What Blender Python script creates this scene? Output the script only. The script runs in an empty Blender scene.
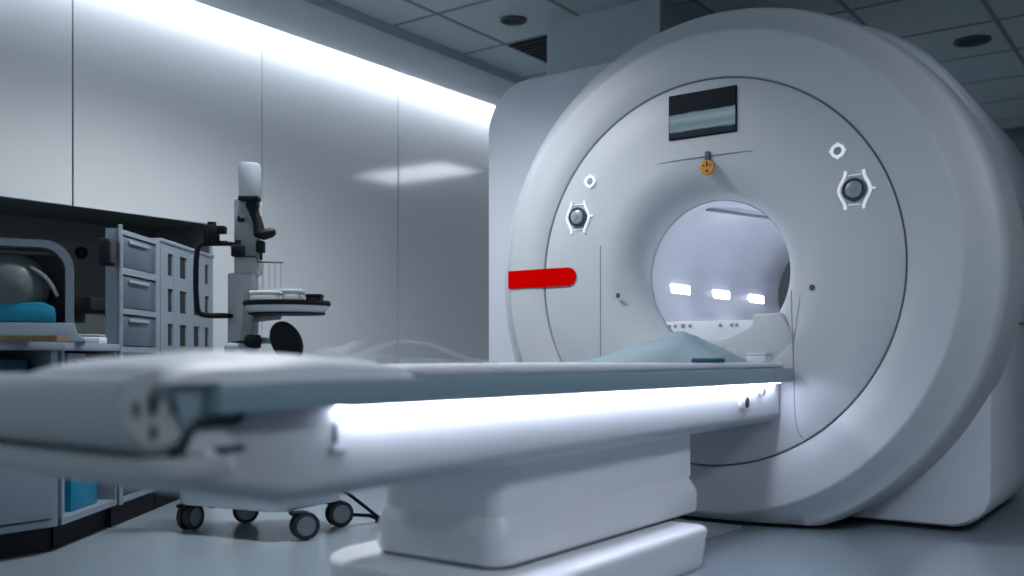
import bpy, bmesh, math, random
from mathutils import Vector, Matrix, Quaternion
random.seed(7)
PI = math.pi
scene = bpy.context.scene
COL = scene.collection

# ------------------------------------------------------------------ materials
MATS = {}
def mat(name, col, rough=0.5, metal=0.0, emit=None, estr=0.0, alpha=1.0, trans=0.0, bump=0.0, bscale=40, var=0.04, vscale=6, coat=0.0, ior=1.45):
    if name in MATS: return MATS[name]
    m = bpy.data.materials.new(name); m.use_nodes = True
    nt = m.node_tree; b = nt.nodes['Principled BSDF']
    b.inputs['Roughness'].default_value = rough
    b.inputs['Metallic'].default_value = metal
    b.inputs['IOR'].default_value = ior
    b.inputs['Alpha'].default_value = alpha
    b.inputs['Transmission Weight'].default_value = trans
    b.inputs['Coat Weight'].default_value = coat
    tc = nt.nodes.new('ShaderNodeTexCoord')
    nz = nt.nodes.new('ShaderNodeTexNoise'); nz.inputs['Scale'].default_value = vscale; nz.inputs['Detail'].default_value = 4
    nt.links.new(tc.outputs['Object'], nz.inputs['Vector'])
    mx = nt.nodes.new('ShaderNodeMix'); mx.data_type = 'RGBA'
    mx.inputs[6].default_value = (*[c * (1 - var) for c in col], 1)
    mx.inputs[7].default_value = (*[min(1, c * (1 + var)) for c in col], 1)
    nt.links.new(nz.outputs['Fac'], mx.inputs[0])
    nt.links.new(mx.outputs[2], b.inputs['Base Color'])
    if bump > 0:
        n2 = nt.nodes.new('ShaderNodeTexNoise'); n2.inputs['Scale'].default_value = bscale; n2.inputs['Detail'].default_value = 3
        nt.links.new(tc.outputs['Object'], n2.inputs['Vector'])
        bp = nt.nodes.new('ShaderNodeBump'); bp.inputs['Strength'].default_value = bump; bp.inputs['Distance'].default_value = 0.01
        nt.links.new(n2.outputs['Fac'], bp.inputs['Height']); nt.links.new(bp.outputs['Normal'], b.inputs['Normal'])
    if emit:
        b.inputs['Emission Color'].default_value = (*emit, 1); b.inputs['Emission Strength'].default_value = estr
    MATS[name] = m
    return m

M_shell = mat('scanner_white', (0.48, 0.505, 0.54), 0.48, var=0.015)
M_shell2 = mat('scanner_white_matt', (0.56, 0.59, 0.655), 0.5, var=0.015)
M_bore = mat('bore_white', (0.66, 0.68, 0.75), 0.4, var=0.01)
M_seam = mat('seam_grey', (0.19, 0.22, 0.25), 0.6)
M_white = mat('white_plastic', (0.62, 0.65, 0.70), 0.4, var=0.02)
M_roll = mat('roller_grey', (0.42, 0.45, 0.47), 0.5, var=0.03)
M_bright = mat('bright_white', (0.78, 0.80, 0.84), 0.35, var=0.01)
M_slab = mat('slate_slab', (0.25, 0.34, 0.39), 0.4, var=0.06)
M_mattr = mat('mattress_vinyl', (0.68, 0.71, 0.77), 0.5, bump=0.15, bscale=12)
M_black = mat('black_plastic', (0.006, 0.007, 0.010), 0.6, ior=1.3)
M_dark = mat('dark_rubber', (0.025, 0.03, 0.035), 0.6)
M_dgrey = mat('dark_grey', (0.06, 0.07, 0.08), 0.5)
M_grey = mat('mid_grey', (0.26, 0.29, 0.33), 0.45)
M_metal = mat('brushed_metal', (0.55, 0.58, 0.62), 0.3, metal=0.9)
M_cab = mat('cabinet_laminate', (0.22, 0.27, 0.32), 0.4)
M_cabin = mat('cabinet_inside', (0.05, 0.06, 0.07), 0.6)
M_bin = mat('drawer_bin', (0.085, 0.115, 0.15), 0.35, var=0.15, vscale=9)
M_slot = mat('slot_dark', (0.012, 0.013, 0.014), 0.7)
M_teal = mat('teal_plastic', (0.0, 0.20, 0.33), 0.4, var=0.1)
M_teal2 = mat('dark_teal_fabric', (0.004, 0.07, 0.12), 0.6)
M_wood = mat('wooden_tray', (0.22, 0.14, 0.07), 0.6, var=0.3, vscale=30)
M_sheet = mat('blue_sheet', (0.27, 0.36, 0.42), 0.6, bump=0.4, bscale=9, var=0.1)
M_red = mat('red_badge', (0.60, 0.0, 0.0), 0.8, ior=1.05, var=0.0)
M_orange = mat('orange_sticker', (0.55, 0.22, 0.02), 0.5, var=0.15, vscale=80)
M_wall = mat('glossy_wall_laminate', (0.56, 0.585, 0.60), 0.09, var=0.02, vscale=2)
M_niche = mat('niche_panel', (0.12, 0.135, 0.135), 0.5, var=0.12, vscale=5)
M_soffit = mat('soffit_paint', (0.36, 0.40, 0.42), 0.7)
M_tile = mat('ceiling_tile', (0.50, 0.57, 0.58), 0.8, bump=0.2, bscale=120)
M_tbar = mat('ceiling_bar', (0.22, 0.26, 0.28), 0.6)
M_wallp = mat('painted_wall', (0.10, 0.12, 0.13), 0.7)
M_bulk = mat('bulkhead_paint', (0.40, 0.46, 0.49), 0.7)
M_led = mat('cove_led', (1, 1, 1), 0.5, emit=(0.84, 0.90, 1.0), estr=24)
M_led2 = mat('table_led', (1, 1, 1), 0.5, emit=(0.80, 0.84, 1.0), estr=18)
M_led3 = mat('bore_led', (1, 1, 1), 0.5, emit=(0.82, 0.89, 1.0), estr=9)
M_ring = mat('backlit_ring', (0.8, 0.82, 0.85), 0.4, emit=(0.80, 0.88, 0.92), estr=0.25)
M_knob = mat('knob_glass', (0.26, 0.32, 0.34), 0.3, coat=0.5)
M_clear = mat('clear_plastic', (0.75, 0.8, 0.85), 0.4, alpha=0.22)
M_lamp2 = mat('rear_lamp_panel', (0.9, 0.9, 0.9), 0.5, emit=(0.85, 0.9, 1.0), estr=7)
M_fill = mat('fill_panel', (0.9, 0.9, 0.9), 0.5, emit=(0.84, 0.90, 1.0), estr=22)

def floor_material():
    m = bpy.data.materials.new('vinyl_floor'); m.use_nodes = True; nt = m.node_tree; b = nt.nodes['Principled BSDF']
    tc = nt.nodes.new('ShaderNodeTexCoord')
    n1 = nt.nodes.new('ShaderNodeTexNoise'); n1.inputs['Scale'].default_value = 90; n1.inputs['Detail'].default_value = 6
    n2 = nt.nodes.new('ShaderNodeTexNoise'); n2.inputs['Scale'].default_value = 1.3; n2.inputs['Detail'].default_value = 3
    for n in (n1, n2): nt.links.new(tc.outputs['Object'], n.inputs['Vector'])
    r = nt.nodes.new('ShaderNodeValToRGB')
    r.color_ramp.elements[0].position = 0.3; r.color_ramp.elements[0].color = (0.20, 0.25, 0.285, 1)
    r.color_ramp.elements[1].position = 0.7; r.color_ramp.elements[1].color = (0.27, 0.32, 0.36, 1)
    nt.links.new(n1.outputs['Fac'], r.inputs[0]); nt.links.new(r.outputs[0], b.inputs['Base Color'])
    mr = nt.nodes.new('ShaderNodeMapRange'); mr.inputs[3].default_value = 0.17; mr.inputs[4].default_value = 0.21
    nt.links.new(n2.outputs['Fac'], mr.inputs[0]); nt.links.new(mr.outputs[0], b.inputs['Roughness'])
    bp = nt.nodes.new('ShaderNodeBump'); bp.inputs['Strength'].default_value = 0.06; bp.inputs['Distance'].default_value = 0.004
    nt.links.new(n1.outputs['Fac'], bp.inputs['Height']); nt.links.new(bp.outputs['Normal'], b.inputs['Normal'])
    return m
M_floor = floor_material()

def screen_material():
    """a monitor face: black upper part, pale blue-grey band with a dark wedge along its lower edge"""
    m = bpy.data.materials.new('screen_bands'); m.use_nodes = True; nt = m.node_tree; b = nt.nodes['Principled BSDF']
    b.inputs['Base Color'].default_value = (0.01, 0.012, 0.015, 1); b.inputs['Roughness'].default_value = 0.35; b.inputs['IOR'].default_value = 1.12
    tc = nt.nodes.new('ShaderNodeTexCoord'); sp = nt.nodes.new('ShaderNodeSeparateXYZ')
    nt.links.new(tc.outputs['Generated'], sp.inputs[0])
    nz = nt.nodes.new('ShaderNodeTexNoise'); nz.inputs['Scale'].default_value = 3.0
    mp = nt.nodes.new('ShaderNodeMapping'); mp.inputs['Scale'].default_value = (1.2, 1, 5)
    nt.links.new(tc.outputs['Generated'], mp.inputs[0]); nt.links.new(mp.outputs[0], nz.inputs['Vector'])
    ad = nt.nodes.new('ShaderNodeMath'); ad.operation = 'MULTIPLY_ADD'; ad.inputs[1].default_value = 0.10
    nt.links.new(nz.outputs['Fac'], ad.inputs[0]); nt.links.new(sp.outputs['Z'], ad.inputs[2])
    r = nt.nodes.new('ShaderNodeValToRGB'); e = r.color_ramp.elements
    e[0].position = 0.0; e[0].color = (0.01, 0.015, 0.02, 1)
    e[1].position = 1.0; e[1].color = (0.006, 0.008, 0.01, 1)
    for p, c in ((0.17, (0.01, 0.018, 0.025)), (0.21, (0.17, 0.23, 0.27)), (0.34, (0.12, 0.18, 0.22)), (0.47, (0.20, 0.27, 0.31)), (0.60, (0.11, 0.17, 0.20)), (0.63, (0.004, 0.006, 0.01))):
        x = e.new(p); x.color = (*c, 1)
    nt.links.new(ad.outputs[0], r.inputs[0]); nt.links.new(r.outputs[0], b.inputs['Emission Color'])
    b.inputs['Emission Strength'].default_value = 0.5
    return m
M_screen = screen_material()

# ------------------------------------------------------------------ helpers
def finish(bm, smooth=True):
    bmesh.ops.recalc_face_normals(bm, faces=bm.faces)

def obj(name, bm, m, parent=None, smooth=True, angle=35):
    bmesh.ops.recalc_face_normals(bm, faces=bm.faces)
    me = bpy.data.meshes.new(name); bm.to_mesh(me); bm.free()
    if smooth:
        for p in me.polygons: p.use_smooth = True
        me.set_sharp_from_angle(angle=math.radians(angle))
    me.materials.append(m)
    o = bpy.data.objects.new(name, me); COL.objects.link(o)
    if parent: o.parent = parent
    return o

def tag(o, label, cat, group=None):
    o['label'] = label; o['category'] = cat
    if group: o['group'] = group
    return o

def thing(name, label, cat, loc=(0, 0, 0), rotz=0, group=None):
    o = bpy.data.objects.new(name, None); COL.objects.link(o)
    o.location = loc; o.rotation_euler = (0, 0, rotz); o.empty_display_size = 0.1
    return tag(o, label, cat, group)

def struct(name, bm, m, smooth=True):
    o = obj(name, bm, m, None, smooth); o['kind'] = 'structure'; return o

def B(): return bmesh.new()

def merge(bm, other, mtx=None):
    me = bpy.data.meshes.new('t'); other.to_mesh(me); other.free()
    if mtx is not None: me.transform(mtx)
    bm.from_mesh(me); bpy.data.meshes.remove(me)

def box(bm, x0, x1, y0, y1, z0, z1, bev=0.0, seg=3, mtx=None):
    t = bmesh.new(); bmesh.ops.create_cube(t, size=1)
    for v in t.verts:
        v.co = Vector(((x0 + x1) / 2 + v.co.x * (x1 - x0), (y0 + y1) / 2 + v.co.y * (y1 - y0), (z0 + z1) / 2 + v.co.z * (z1 - z0)))
    if bev > 0:
        bmesh.ops.bevel(t, geom=list(t.edges), offset=bev, segments=seg, profile=0.5, affect='EDGES')
    merge(bm, t, mtx); return bm

def prism(bm, pts, z0, z1, bev=0.0, seg=3, axis='Z', mtx=None):
    """pts: 2-D outline; extruded along the axis. axis Z: (x,y); X: (y,z); Y: (x,z)"""
    t = bmesh.new()
    def P(a, b, h): return {'Z': (a, b, h), 'X': (h, a, b), 'Y': (a, h, b)}[axis]
    lo = [t.verts.new(P(a, b, z0)) for a, b in pts]; hi = [t.verts.new(P(a, b, z1)) for a, b in pts]
    n = len(pts); t.faces.new(lo[::-1]); t.faces.new(hi)
    for i in range(n): t.faces.new((lo[i], lo[(i + 1) % n], hi[(i + 1) % n], hi[i]))
    bmesh.ops.recalc_face_normals(t, faces=t.faces)
    if bev > 0:
        ed = [e for e in t.edges if e.calc_face_angle(0) > math.radians(25)]
        bmesh.ops.bevel(t, geom=ed, offset=bev, segments=seg, profile=0.5, affect='EDGES')
    merge(bm, t, mtx); return bm

def rrect(x0, x1, y0, y1, r, n=8):
    """rounded rectangle; r = one radius or four (x0y0, x1y0, x1y1, x0y1)"""
    if not isinstance(r, (tuple, list)): r = (r,) * 4
    out = []
    for (cx, cy, a0, rr) in ((x0 + r[0], y0 + r[0], PI, r[0]), (x1 - r[1], y0 + r[1], 1.5 * PI, r[1]), (x1 - r[2], y1 - r[2], 0, r[2]), (x0 + r[3], y1 - r[3], 0.5 * PI, r[3])):
        for k in range(n + 1):
            a = a0 + 0.5 * PI * k / n; out.append((cx + rr * math.cos(a), cy + rr * math.sin(a)))
    return out

def lathe(bm, prof, seg=64, axis='Z', c=(0, 0, 0), closed=False, mtx=None, sx=1.0, sy=1.0):
    """prof: (radius, height) along the axis"""
    t = bmesh.new(); rings = []
    for r, h in prof:
        if r < 1e-6:
            p = {'Z': (c[0], c[1], c[2] + h), 'Y': (c[0], c[1] + h, c[2]), 'X': (c[0] + h, c[1], c[2])}[axis]
            rings.append([t.verts.new(p)]); continue
        ring = []
        for k in range(seg):
            a = 2 * PI * k / seg; u, v = r * math.cos(a) * sx, r * math.sin(a) * sy
            p = {'Z': (c[0] + u, c[1] + v, c[2] + h), 'Y': (c[0] + u, c[1] + h, c[2] + v), 'X': (c[0] + h, c[1] + u, c[2] + v)}[axis]
            ring.append(t.verts.new(p))
        rings.append(ring)
    pairs = list(zip(rings, rings[1:]))
    if closed: pairs.append((rings[-1], rings[0]))
    for A_, B_ in pairs:
        for k in range(seg):
            k2 = (k + 1) % seg
            if len(A_) == 1 and len(B_) == 1: continue
            if len(A_) == 1: t.faces.new((A_[0], B_[k], B_[k2]))
            elif len(B_) == 1: t.faces.new((A_[k], B_[0], A_[k2]))
            else: t.faces.new((A_[k], B_[k], B_[k2], A_[k2]))
    if not closed:
        for rg in (rings[0], rings[-1]):
            if len(rg) > 2: t.faces.new(rg)
    bmesh.ops.recalc_face_normals(t, faces=t.faces)
    merge(bm, t, mtx); return bm

def tube(bm, pts, r, seg=10, mtx=None, smooth_path=0):
    pts = [Vector(p) for p in pts]
    for _ in range(smooth_path):
        q = [pts[0]]
        for a, b in zip(pts, pts[1:]): q += [a * 0.75 + b * 0.25, a * 0.25 + b * 0.75]
        q.append(pts[-1]); pts = q
    t = bmesh.new(); rings = []; n = len(pts)
    up = Vector((0, 0, 1)); d0 = (pts[1] - pts[0]).normalized()
    if abs(d0.dot(up)) > 0.95: up = Vector((1, 0, 0))
    side = d0.cross(up).normalized()
    for i, p in enumerate(pts):
        d = ((pts[min(i + 1, n - 1)] - pts[max(i - 1, 0)])).normalized()
        side = (side - d * side.dot(d)).normalized(); v2 = d.cross(side)
        rr = r[i] if isinstance(r, (list, tuple)) else r
        rings.append([t.verts.new(p + side * rr * math.cos(2 * PI * k / seg) + v2 * rr * math.sin(2 * PI * k / seg)) for k in range(seg)])
    for A_, B_ in zip(rings, rings[1:]):
        for k in range(seg): t.faces.new((A_[k], A_[(k + 1) % seg], B_[(k + 1) % seg], B_[k]))
    t.faces.new(rings[0][::-1]); t.faces.new(rings[-1])
    bmesh.ops.recalc_face_normals(t, faces=t.faces)
    merge(bm, t, mtx); return bm

def cyl(bm, p0, p1, r, seg=20, mtx=None): return tube(bm, [p0, p1], r, seg, mtx)

# ------------------------------------------------------------------ the room
CAMZ = 0.74
XW = -4.65; CZ = 2.755; YB = 9.5; XR = 3.0; YN = -2.5
bm = B(); box(bm, -5.3, XR, YN, YB, -0.1, 0.0); struct('floor', bm, M_floor, False)
# ceiling of square tiles
bm = B(); box(bm, -4.04, XR, YN, YB, CZ, CZ + 0.08); struct('ceiling', bm, M_tile, False)
bm = B()
x = -3.70
while x < XR: box(bm, x - 0.012, x + 0.012, YN, YB, CZ - 0.004, CZ + 0.002); x += 0.66
y = 5.04 - 0.68 * 11
while y < YB: box(bm, -4.04, XR, y - 0.012, y + 0.012, CZ - 0.0035, CZ + 0.002); y += 0.68
struct('trim_1', bm, M_tbar, False)
# soffit beside the light cove
bm = B(); box(bm, -4.53, -4.04, YN, YB, 2.69, 2.82, 0.004); struct('trim_2', bm, M_soffit, False)
bm = B(); box(bm, -4.75, -4.04, YN, YB, 2.82, 2.9); struct('trim_3', bm, M_soffit, False)
# left wall: glossy full-height panels, and a niche below z=1.5 for Y<3.5
seams = [YN, -0.94, 0.26, 1.46, 2.66, 3.855, 5.06, 6.26, 7.46, 8.66, YB]
bm = B()
for a, b in zip(seams, seams[1:]):
    z0 = 1.5 if b <= 3.9 else 0.0
    if b > 3.5 and a < 3.5:
        prism(bm, [(a + .004, 1.5), (3.5, 1.5), (3.5, 0.0), (b - .004, 0.0), (b - .004, 2.82), (a + .004, 2.82)], XW - 0.03, XW, axis='X')
    else:
        box(bm, XW - 0.03, XW, a + .004, b - .004, z0, 2.82, 0.002, 1)
struct('wall_left', bm, M_wall, False)
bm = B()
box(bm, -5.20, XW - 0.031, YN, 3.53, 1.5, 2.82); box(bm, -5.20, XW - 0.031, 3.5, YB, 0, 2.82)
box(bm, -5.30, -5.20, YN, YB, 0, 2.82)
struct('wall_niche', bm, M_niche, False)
bm = B(); box(bm, -5.3, XR + 0.1, YB, YB + 0.1, 0, 2.9); struct('wall_back', bm, M_wallp, False)
bm = B(); box(bm, XR, XR + 0.1, YN, YB, 0, 2.9); struct('wall_right', bm, M_wallp, False)
# bulkhead above the scanner (duct casing)
bm = B(); box(bm, -3.26, -2.50, 4.86, 5.7, 2.294, CZ - 0.001, 0.006); struct('wall_bulkhead', bm, M_bulk, False)

# cove light strip
c = thing('cove_light', 'long bright light strip in the slot along the top of the left wall', 'light strip', (-4.575, 3.5, 2.735))
bm = B(); box(bm, -0.022, 0.022, -6.0, 6.0, 0.0, 0.012, 0.002, 1); obj('light_strip', bm, M_led, c)
bm = B(); box(bm, -0.024, 0.024, -6.0, 6.0, 0.012, 0.030); obj('channel', bm, M_metal, c)

# ceiling fittings
def ceiling_disc(name, label, cat, x, y, r, m, group=None):
    t = thing(name, label, cat, (x, y, CZ - 0.004), 0, group)
    bm = B(); lathe(bm, [(r, 0.0), (r * 1.02, -0.006), (r * 0.86, -0.012), (r * 0.84, -0.004)], 40, closed=True); obj('rim', bm, M_dgrey, t)
    bm = B(); lathe(bm, [(0, -0.003), (r * 0.83, -0.003), (r * 0.83, 0.0), (0, 0.0)], 40); obj('diffuser', bm, m, t)
ceiling_disc('round_ceiling_vent', 'small dark round vent in the ceiling tiles left of the white bulkhead', 'ceiling vent', -3.39, 4.70, 0.078, M_dark)
ceiling_disc('round_ceiling_vent.001', 'round dark vent in the shadowed ceiling right of the scanner ring', 'ceiling vent', -1.25, 6.72, 0.11, M_dark)
t = thing('ceiling_grille', 'square black air grille in the ceiling against the white bulkhead', 'air grille', (-3.37, 5.38, CZ - 0.006))
bm = B(); box(bm, -0.32, 0.32, -0.33, 0.33, 0.0, 0.004); obj('backing', bm, M_black, t)
bm = B()
for k in range(12): box(bm, -0.31, 0.31, -0.31 + k * 0.056, -0.295 + k * 0.056, -0.012, 0.0)
obj('louvre', bm, M_dark, t)
# unseen ceiling panel, added to brighten surfaces that face right
def fill_panel(x, y, s=0.72):
    t = thing('ceiling_light', 'added square fill panel on the ceiling, out of view to the right', 'ceiling light', (x, y, CZ - 0.012))
    bm = B(); box(bm, -s / 2, s / 2, -s / 2, s / 2, 0.0, 0.010); obj('frame', bm, M_metal, t)
    bm = B(); box(bm, -s / 2 + .02, s / 2 - .02, -s / 2 + .02, s / 2 - .02, -0.006, 0.0); obj('diffuser', bm, M_fill, t)
for p in ((1.2, 2.4),): fill_panel(*p)

t = thing('ceiling_light', 'wide ceiling light panel behind the scanner, its corner peeking past the ring top right', 'ceiling light', (-2.24, 7.98, CZ - 0.012))
bm = B(); box(bm, -0.62, 0.62, -0.34, 0.34, 0.0, 0.010); obj('frame', bm, M_metal, t)
bm = B(); box(bm, -0.60, 0.60, -0.32, 0.32, -0.006, 0.0); obj('diffuser', bm, M_lamp2, t)

# unseen spotlight over the cart, added to brighten the scanner's lower left
t = thing('added_downlight', 'added round ceiling fill light above the cart, out of view', 'downlight', (-3.10, 2.80, CZ - 0.004))
bm = B(); lathe(bm, [(0.10, 0.0), (0.115, -0.004), (0.095, -0.010), (0.090, -0.002)], 40, closed=True); obj('rim', bm, M_metal, t)
bm = B(); lathe(bm, [(0, -0.003), (0.088, -0.003), (0.088, 0.0), (0, 0.0)], 40); obj('lens', bm, M_lamp2, t)
sl = bpy.data.lights.new('fill_beam', 'SPOT'); sl.energy = 150; sl.spot_size = math.radians(146); sl.spot_blend = 0.6; sl.shadow_soft_size = 0.09; sl.color = (0.90, 0.94, 0.98)
so = bpy.data.objects.new('fill_beam', sl); COL.objects.link(so); so.parent = t; so.location = (0, 0, -0.02)

# ------------------------------------------------------------------ MRI scanner
XC, ZC, YF = -1.84, 1.116, 4.0
sc = thing('mri_scanner', 'large white ring-shaped MRI scanner with lit round bore standing on the floor', 'scanner', (XC, YF, 0))
# all scanner parts in local coords: x' = X-XC, y' = Y-YF, z' = Z
def cut_floor(bm, z=0.02):
    bmesh.ops.bisect_plane(bm, geom=list(bm.verts) + list(bm.edges) + list(bm.faces), plane_co=(0, 0, z), plane_no=(0, 0, 1), clear_inner=True)
    es = [e for e in bm.edges if e.is_boundary]
    if es: bmesh.ops.holes_fill(bm, edges=es, sides=0)
c0 = (0, 0, ZC)
# front panel, flat with a funnel into the bore
prof = []
for k in range(17):
    a = k / 16; ang = a * PI / 2
    prof.append((0.34 + 0.20 * (1 - math.cos(ang)) ** 0.9, 0.16 * (1 - math.sin(ang))))
prof = prof + [(0.70, 0.0), (0.848, 0.001), (0.853, 0.004), (0.854, 0.030), (0.80, 0.06), (0.56, 0.17), (0.345, 0.19)]
bm = B(); lathe(bm, prof, 160, 'Y', c0, closed=True); obj('front_panel', bm, M_shell, sc, angle=50)
# outer ring with rounded rim
prof = [(0.862, 0.03), (0.862, 0.006), (0.867, 0.001), (0.96, -0.002), (1.055, 0.0)]
for k in range(1, 7):
    a = k / 6 * PI / 4; prof.append((1.055 + 0.025 * math.sin(a), 0.025 * (1 - math.cos(a))))
prof += [(1.12, 0.055), (1.165, 0.10)]
for k in range(1, 9):
    a = k / 8 * PI / 2; prof.append((1.165 + 0.035 * math.sin(a), 0.10 + 0.09 * (1 - math.cos(a))))
prof += [(1.205, 0.33), (1.21, 0.47), (1.17, 0.49), (0.9, 0.49), (0.862, 0.2)]
bm = B(); lathe(bm, prof, 200, 'Y', c0, closed=True); cut_floor(bm); obj('outer_ring', bm, M_shell, sc, angle=50)
# dark seal in the seam
bm = B(); lathe(bm, [(0.846, 0.014), (0.87, 0.014), (0.87, 0.03), (0.846, 0.03)], 160, 'Y', c0, closed=True); obj('seam_seal', bm, M_seam, sc)
# lower backing under the front panel down to the pedestal dock
# rear housing: rounded block with bore hole
def housing():
    t = bmesh.new()
    outer = rrect(-1.53, 1.10, 0.02, 2.29, (0.10, 0.17, 0.86, 0.28), 14)
    def loop(pts, y): 
        vs = [t.verts.new((a, y, b)) for a, b in pts]
        return vs, [t.edges.new((vs[i], vs[(i + 1) % len(vs)])) for i in range(len(vs))]
    def inset(d): 
        return rrect(-1.53 + d, 1.10 - d, 0.02 + d * 0.3, 2.29 - d, tuple(max(0.02, r - d) for r in (0.10, 0.17, 0.86, 0.28)), 14)
    circ = [(0.345 * math.cos(2 * PI * k / 96), ZC + 0.345 * math.sin(2 * PI * k / 96)) for k in range(96)]
    y0, y1 = 0.40, 1.80
    steps = [(0.045, y0), (0.013, y0 + 0.013), (0.0, y0 + 0.045), (0.0, y1 - 0.045), (0.013, y1 - 0.013), (0.045, y1)]
    loops = [loop(inset(d), y) for d, y in steps]
    for (A_, _), (B_, _) in zip(loops, loops[1:]):
        n = len(A_)
        for i in range(n): t.faces.new((A_[i], A_[(i + 1) % n], B_[(i + 1) % n], B_[i]))
    for (vs, es), y in ((loops[0], y0), (loops[-1], y1)):
        cv, ce = loop(circ, y)
        bmesh.ops.triangle_fill(t, use_beauty=True, use_dissolve=False, edges=es + ce)
        if y == y0: c0v = cv
        else: c1v = cv
    n = 96
    for i in range(n): t.faces.new((c0v[i], c0v[(i + 1) % n], c1v[(i + 1) % n], c1v[i]))
    return t
obj('housing', housing(), M_shell2, sc, angle=40)
bm = B(); box(bm, 1.098, 1.103, 0.46, 1.74, 0.895, 0.905); obj('side_seam', bm, M_seam, sc)
# bore tube
bm = B(); lathe(bm, [(0.338, 0.15), (0.338, 1.80), (0.36, 1.84), (0.365, 1.84), (0.343, 1.79), (0.343, 0.16)], 120, 'Y', c0, closed=True)
bt = obj('bore_tube', bm, M_bore, sc)
for k in range(3):
    yy = 0.45 + 0.50 * k; zz = 1.078 - ZC; xx = -math.sqrt(0.338 ** 2 - zz ** 2)
    for sx in (1, -1):  # copies on the hidden right wall are added to brighten the bore
        bm = B(); xa, xb = sorted((sx * (xx - 0.001), sx * (xx + 0.003))); box(bm, xa, xb, yy - 0.105, yy + 0.105, 1.055, 1.10, 0.002, 1); obj('bore_light', bm, M_led3, bt)
bm = B(); tube(bm, [(-0.10, 0.25, 1.436), (0.10, 0.9, 1.436)], 0.008); obj('cable_cover', bm, M_grey, bt)
# bore platform (rails the tabletop slides on)
bm = B(); prism(bm, [(-0.262, 0.906), (0.262, 0.906), (0.20, 0.84), (0.10, 0.79), (-0.10, 0.79), (-0.20, 0.84)], 0.13, 1.80, 0.004, 2, 'Y')
pf = obj('bore_platform', bm, M_bright, sc)
for x in (-0.235, -0.205, -0.165, -0.13, 0.02, 0.075, 0.10):
    bm = B(); cyl(bm, (x, 0.126, 0.884), (x, 0.131, 0.884), 0.008 if x != -0.165 else 0.011, 16); obj('connector_hole', bm, M_grey, pf)
bm = B(); prism(bm, [(-0.40, 0.74), (-0.34, 0.79), (-0.2, 0.80), (0.10, 0.825), (0.205, 0.872), (0.222, 0.885), (0.222, 0.925), (0.34, 0.93), (0.43, 0.80), (0.3, 0.66), (-0.3, 0.66)], 0.004, 0.125, 0.010, 3, 'Y')
dock = obj('docking_lip', bm, M_shell, sc)
# vertical trim seams either side of the middle panel
for pts in ([(-0.535, 0, 1.27), (-0.535, 0, 0.8), (-0.535, 0, 0.47)], [(0.395, 0, 1.02), (0.40, 0, 0.85), (0.408, 0, 0.62), (0.41, 0, 0.50), (0.425, 0, 0.42), (0.445, 0, 0.40)]):
    bm = B(); tube(bm, pts, 0.0026, 8, None, 1); obj('panel_seam', bm, M_grey, sc)
# shallow crease above the bore
bm = B(); tube(bm, [(-0.25, 0.003, 1.623), (-0.15, 0, 1.629), (0, 0, 1.631), (0.15, 0, 1.631), (0.24, 0.003, 1.629)], 0.003, 8, None, 2); obj('crease', bm, M_seam, sc)
# display
bm = B(); box(bm, -0.172, 0.155, -0.008, 0.01, 1.722, 1.925, 0.004, 2); dsp = obj('display', bm, M_black, sc)
bm = B(); box(bm, -0.166, 0.149, -0.011, -0.008, 1.729, 1.918); obj('screen', bm, M_screen, dsp, smooth=False)
# orange warning sticker on a small grey clip
bm = B(); box(bm, -0.012, 0.012, -0.010, 0.0, 1.610, 1.652, 0.003, 2); ck = obj('clip', bm, M_dgrey, sc)
bm = B(); lathe(bm, [(0, -0.012), (0.033, -0.012), (0.036, -0.009), (0.036, -0.003), (0, -0.003)], 8, 'Y', (0, 0, 1.580)); st = obj('warning_sticker', bm, M_orange, sc); st.location.x = 0.018; ck.location.x = 0.018; st['label'] = 'orange sticker with small black marks'
bm = B()
box(bm, -0.003, 0.003, -0.0135, -0.012, 1.583, 1.606); box(bm, -0.020, -0.012, -0.0135, -0.012, 1.585, 1.591); box(bm, 0.010, 0.020, -0.0135, -0.012, 1.586, 1.592); box(bm, -0.005, 0.006, -0.0135, -0.012, 1.561, 1.569)
obj('marks', bm, M_black, st)
# control knobs with lit brackets
def control(xc, zc):
    bm = B(); lathe(bm, [(0.047, 0.0), (0.047, -0.016), (0.041, -0.022), (0.038, -0.016), (0.038, 0.0)], 40, 'Y', (xc, 0, zc), closed=True); p = obj('control_dial', bm, M_dgrey, sc)
    bm = B(); lathe(bm, [(0, -0.026), (0.020, -0.025), (0.034, -0.018), (0.037, -0.010), (0.037, 0.0), (0, 0)], 40, 'Y', (xc, 0, zc)); obj('dial_cap', bm, M_knob, p)
    bm = B(); lathe(bm, [(0, -0.030), (0.011, -0.029), (0.014, -0.022), (0, -0.022)], 24, 'Y', (xc - .002, 0, zc + .002)); obj('dial_button', bm, M_grey, p)
    bm = B()
    R_ = 0.062
    for s in (-1, 1):    # two half brackets with flared ends, open at top and bottom
        pts = [(xc + s * 0.036, -0.004, zc + 0.078), (xc + s * 0.038, -0.004, zc + 0.056), (xc + s * R_, -0.004, zc + 0.012), (xc + s * R_, -0.004, zc - 0.012), (xc + s * 0.038, -0.004, zc - 0.056), (xc + s * 0.036, -0.004, zc - 0.078)]
        tube(bm, pts, 0.0065, 8, None, 1)
        tube(bm, [(xc + s * R_, -0.004, zc), (xc + s * (0.082 if s > 0 else 0.066), -0.004, zc)], 0.0045, 8)
    tube(bm, [(xc - 0.026, -0.004, zc + 0.060), (xc + 0.026, -0.004, zc + 0.060)], 0.0018, 8)
    tube(bm, [(xc - 0.026, -0.004, zc - 0.060), (xc + 0.026, -0.004, zc - 0.060)], 0.0018, 8)
    r_ = obj('lit_bracket', bm, M_ring, p)
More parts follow.
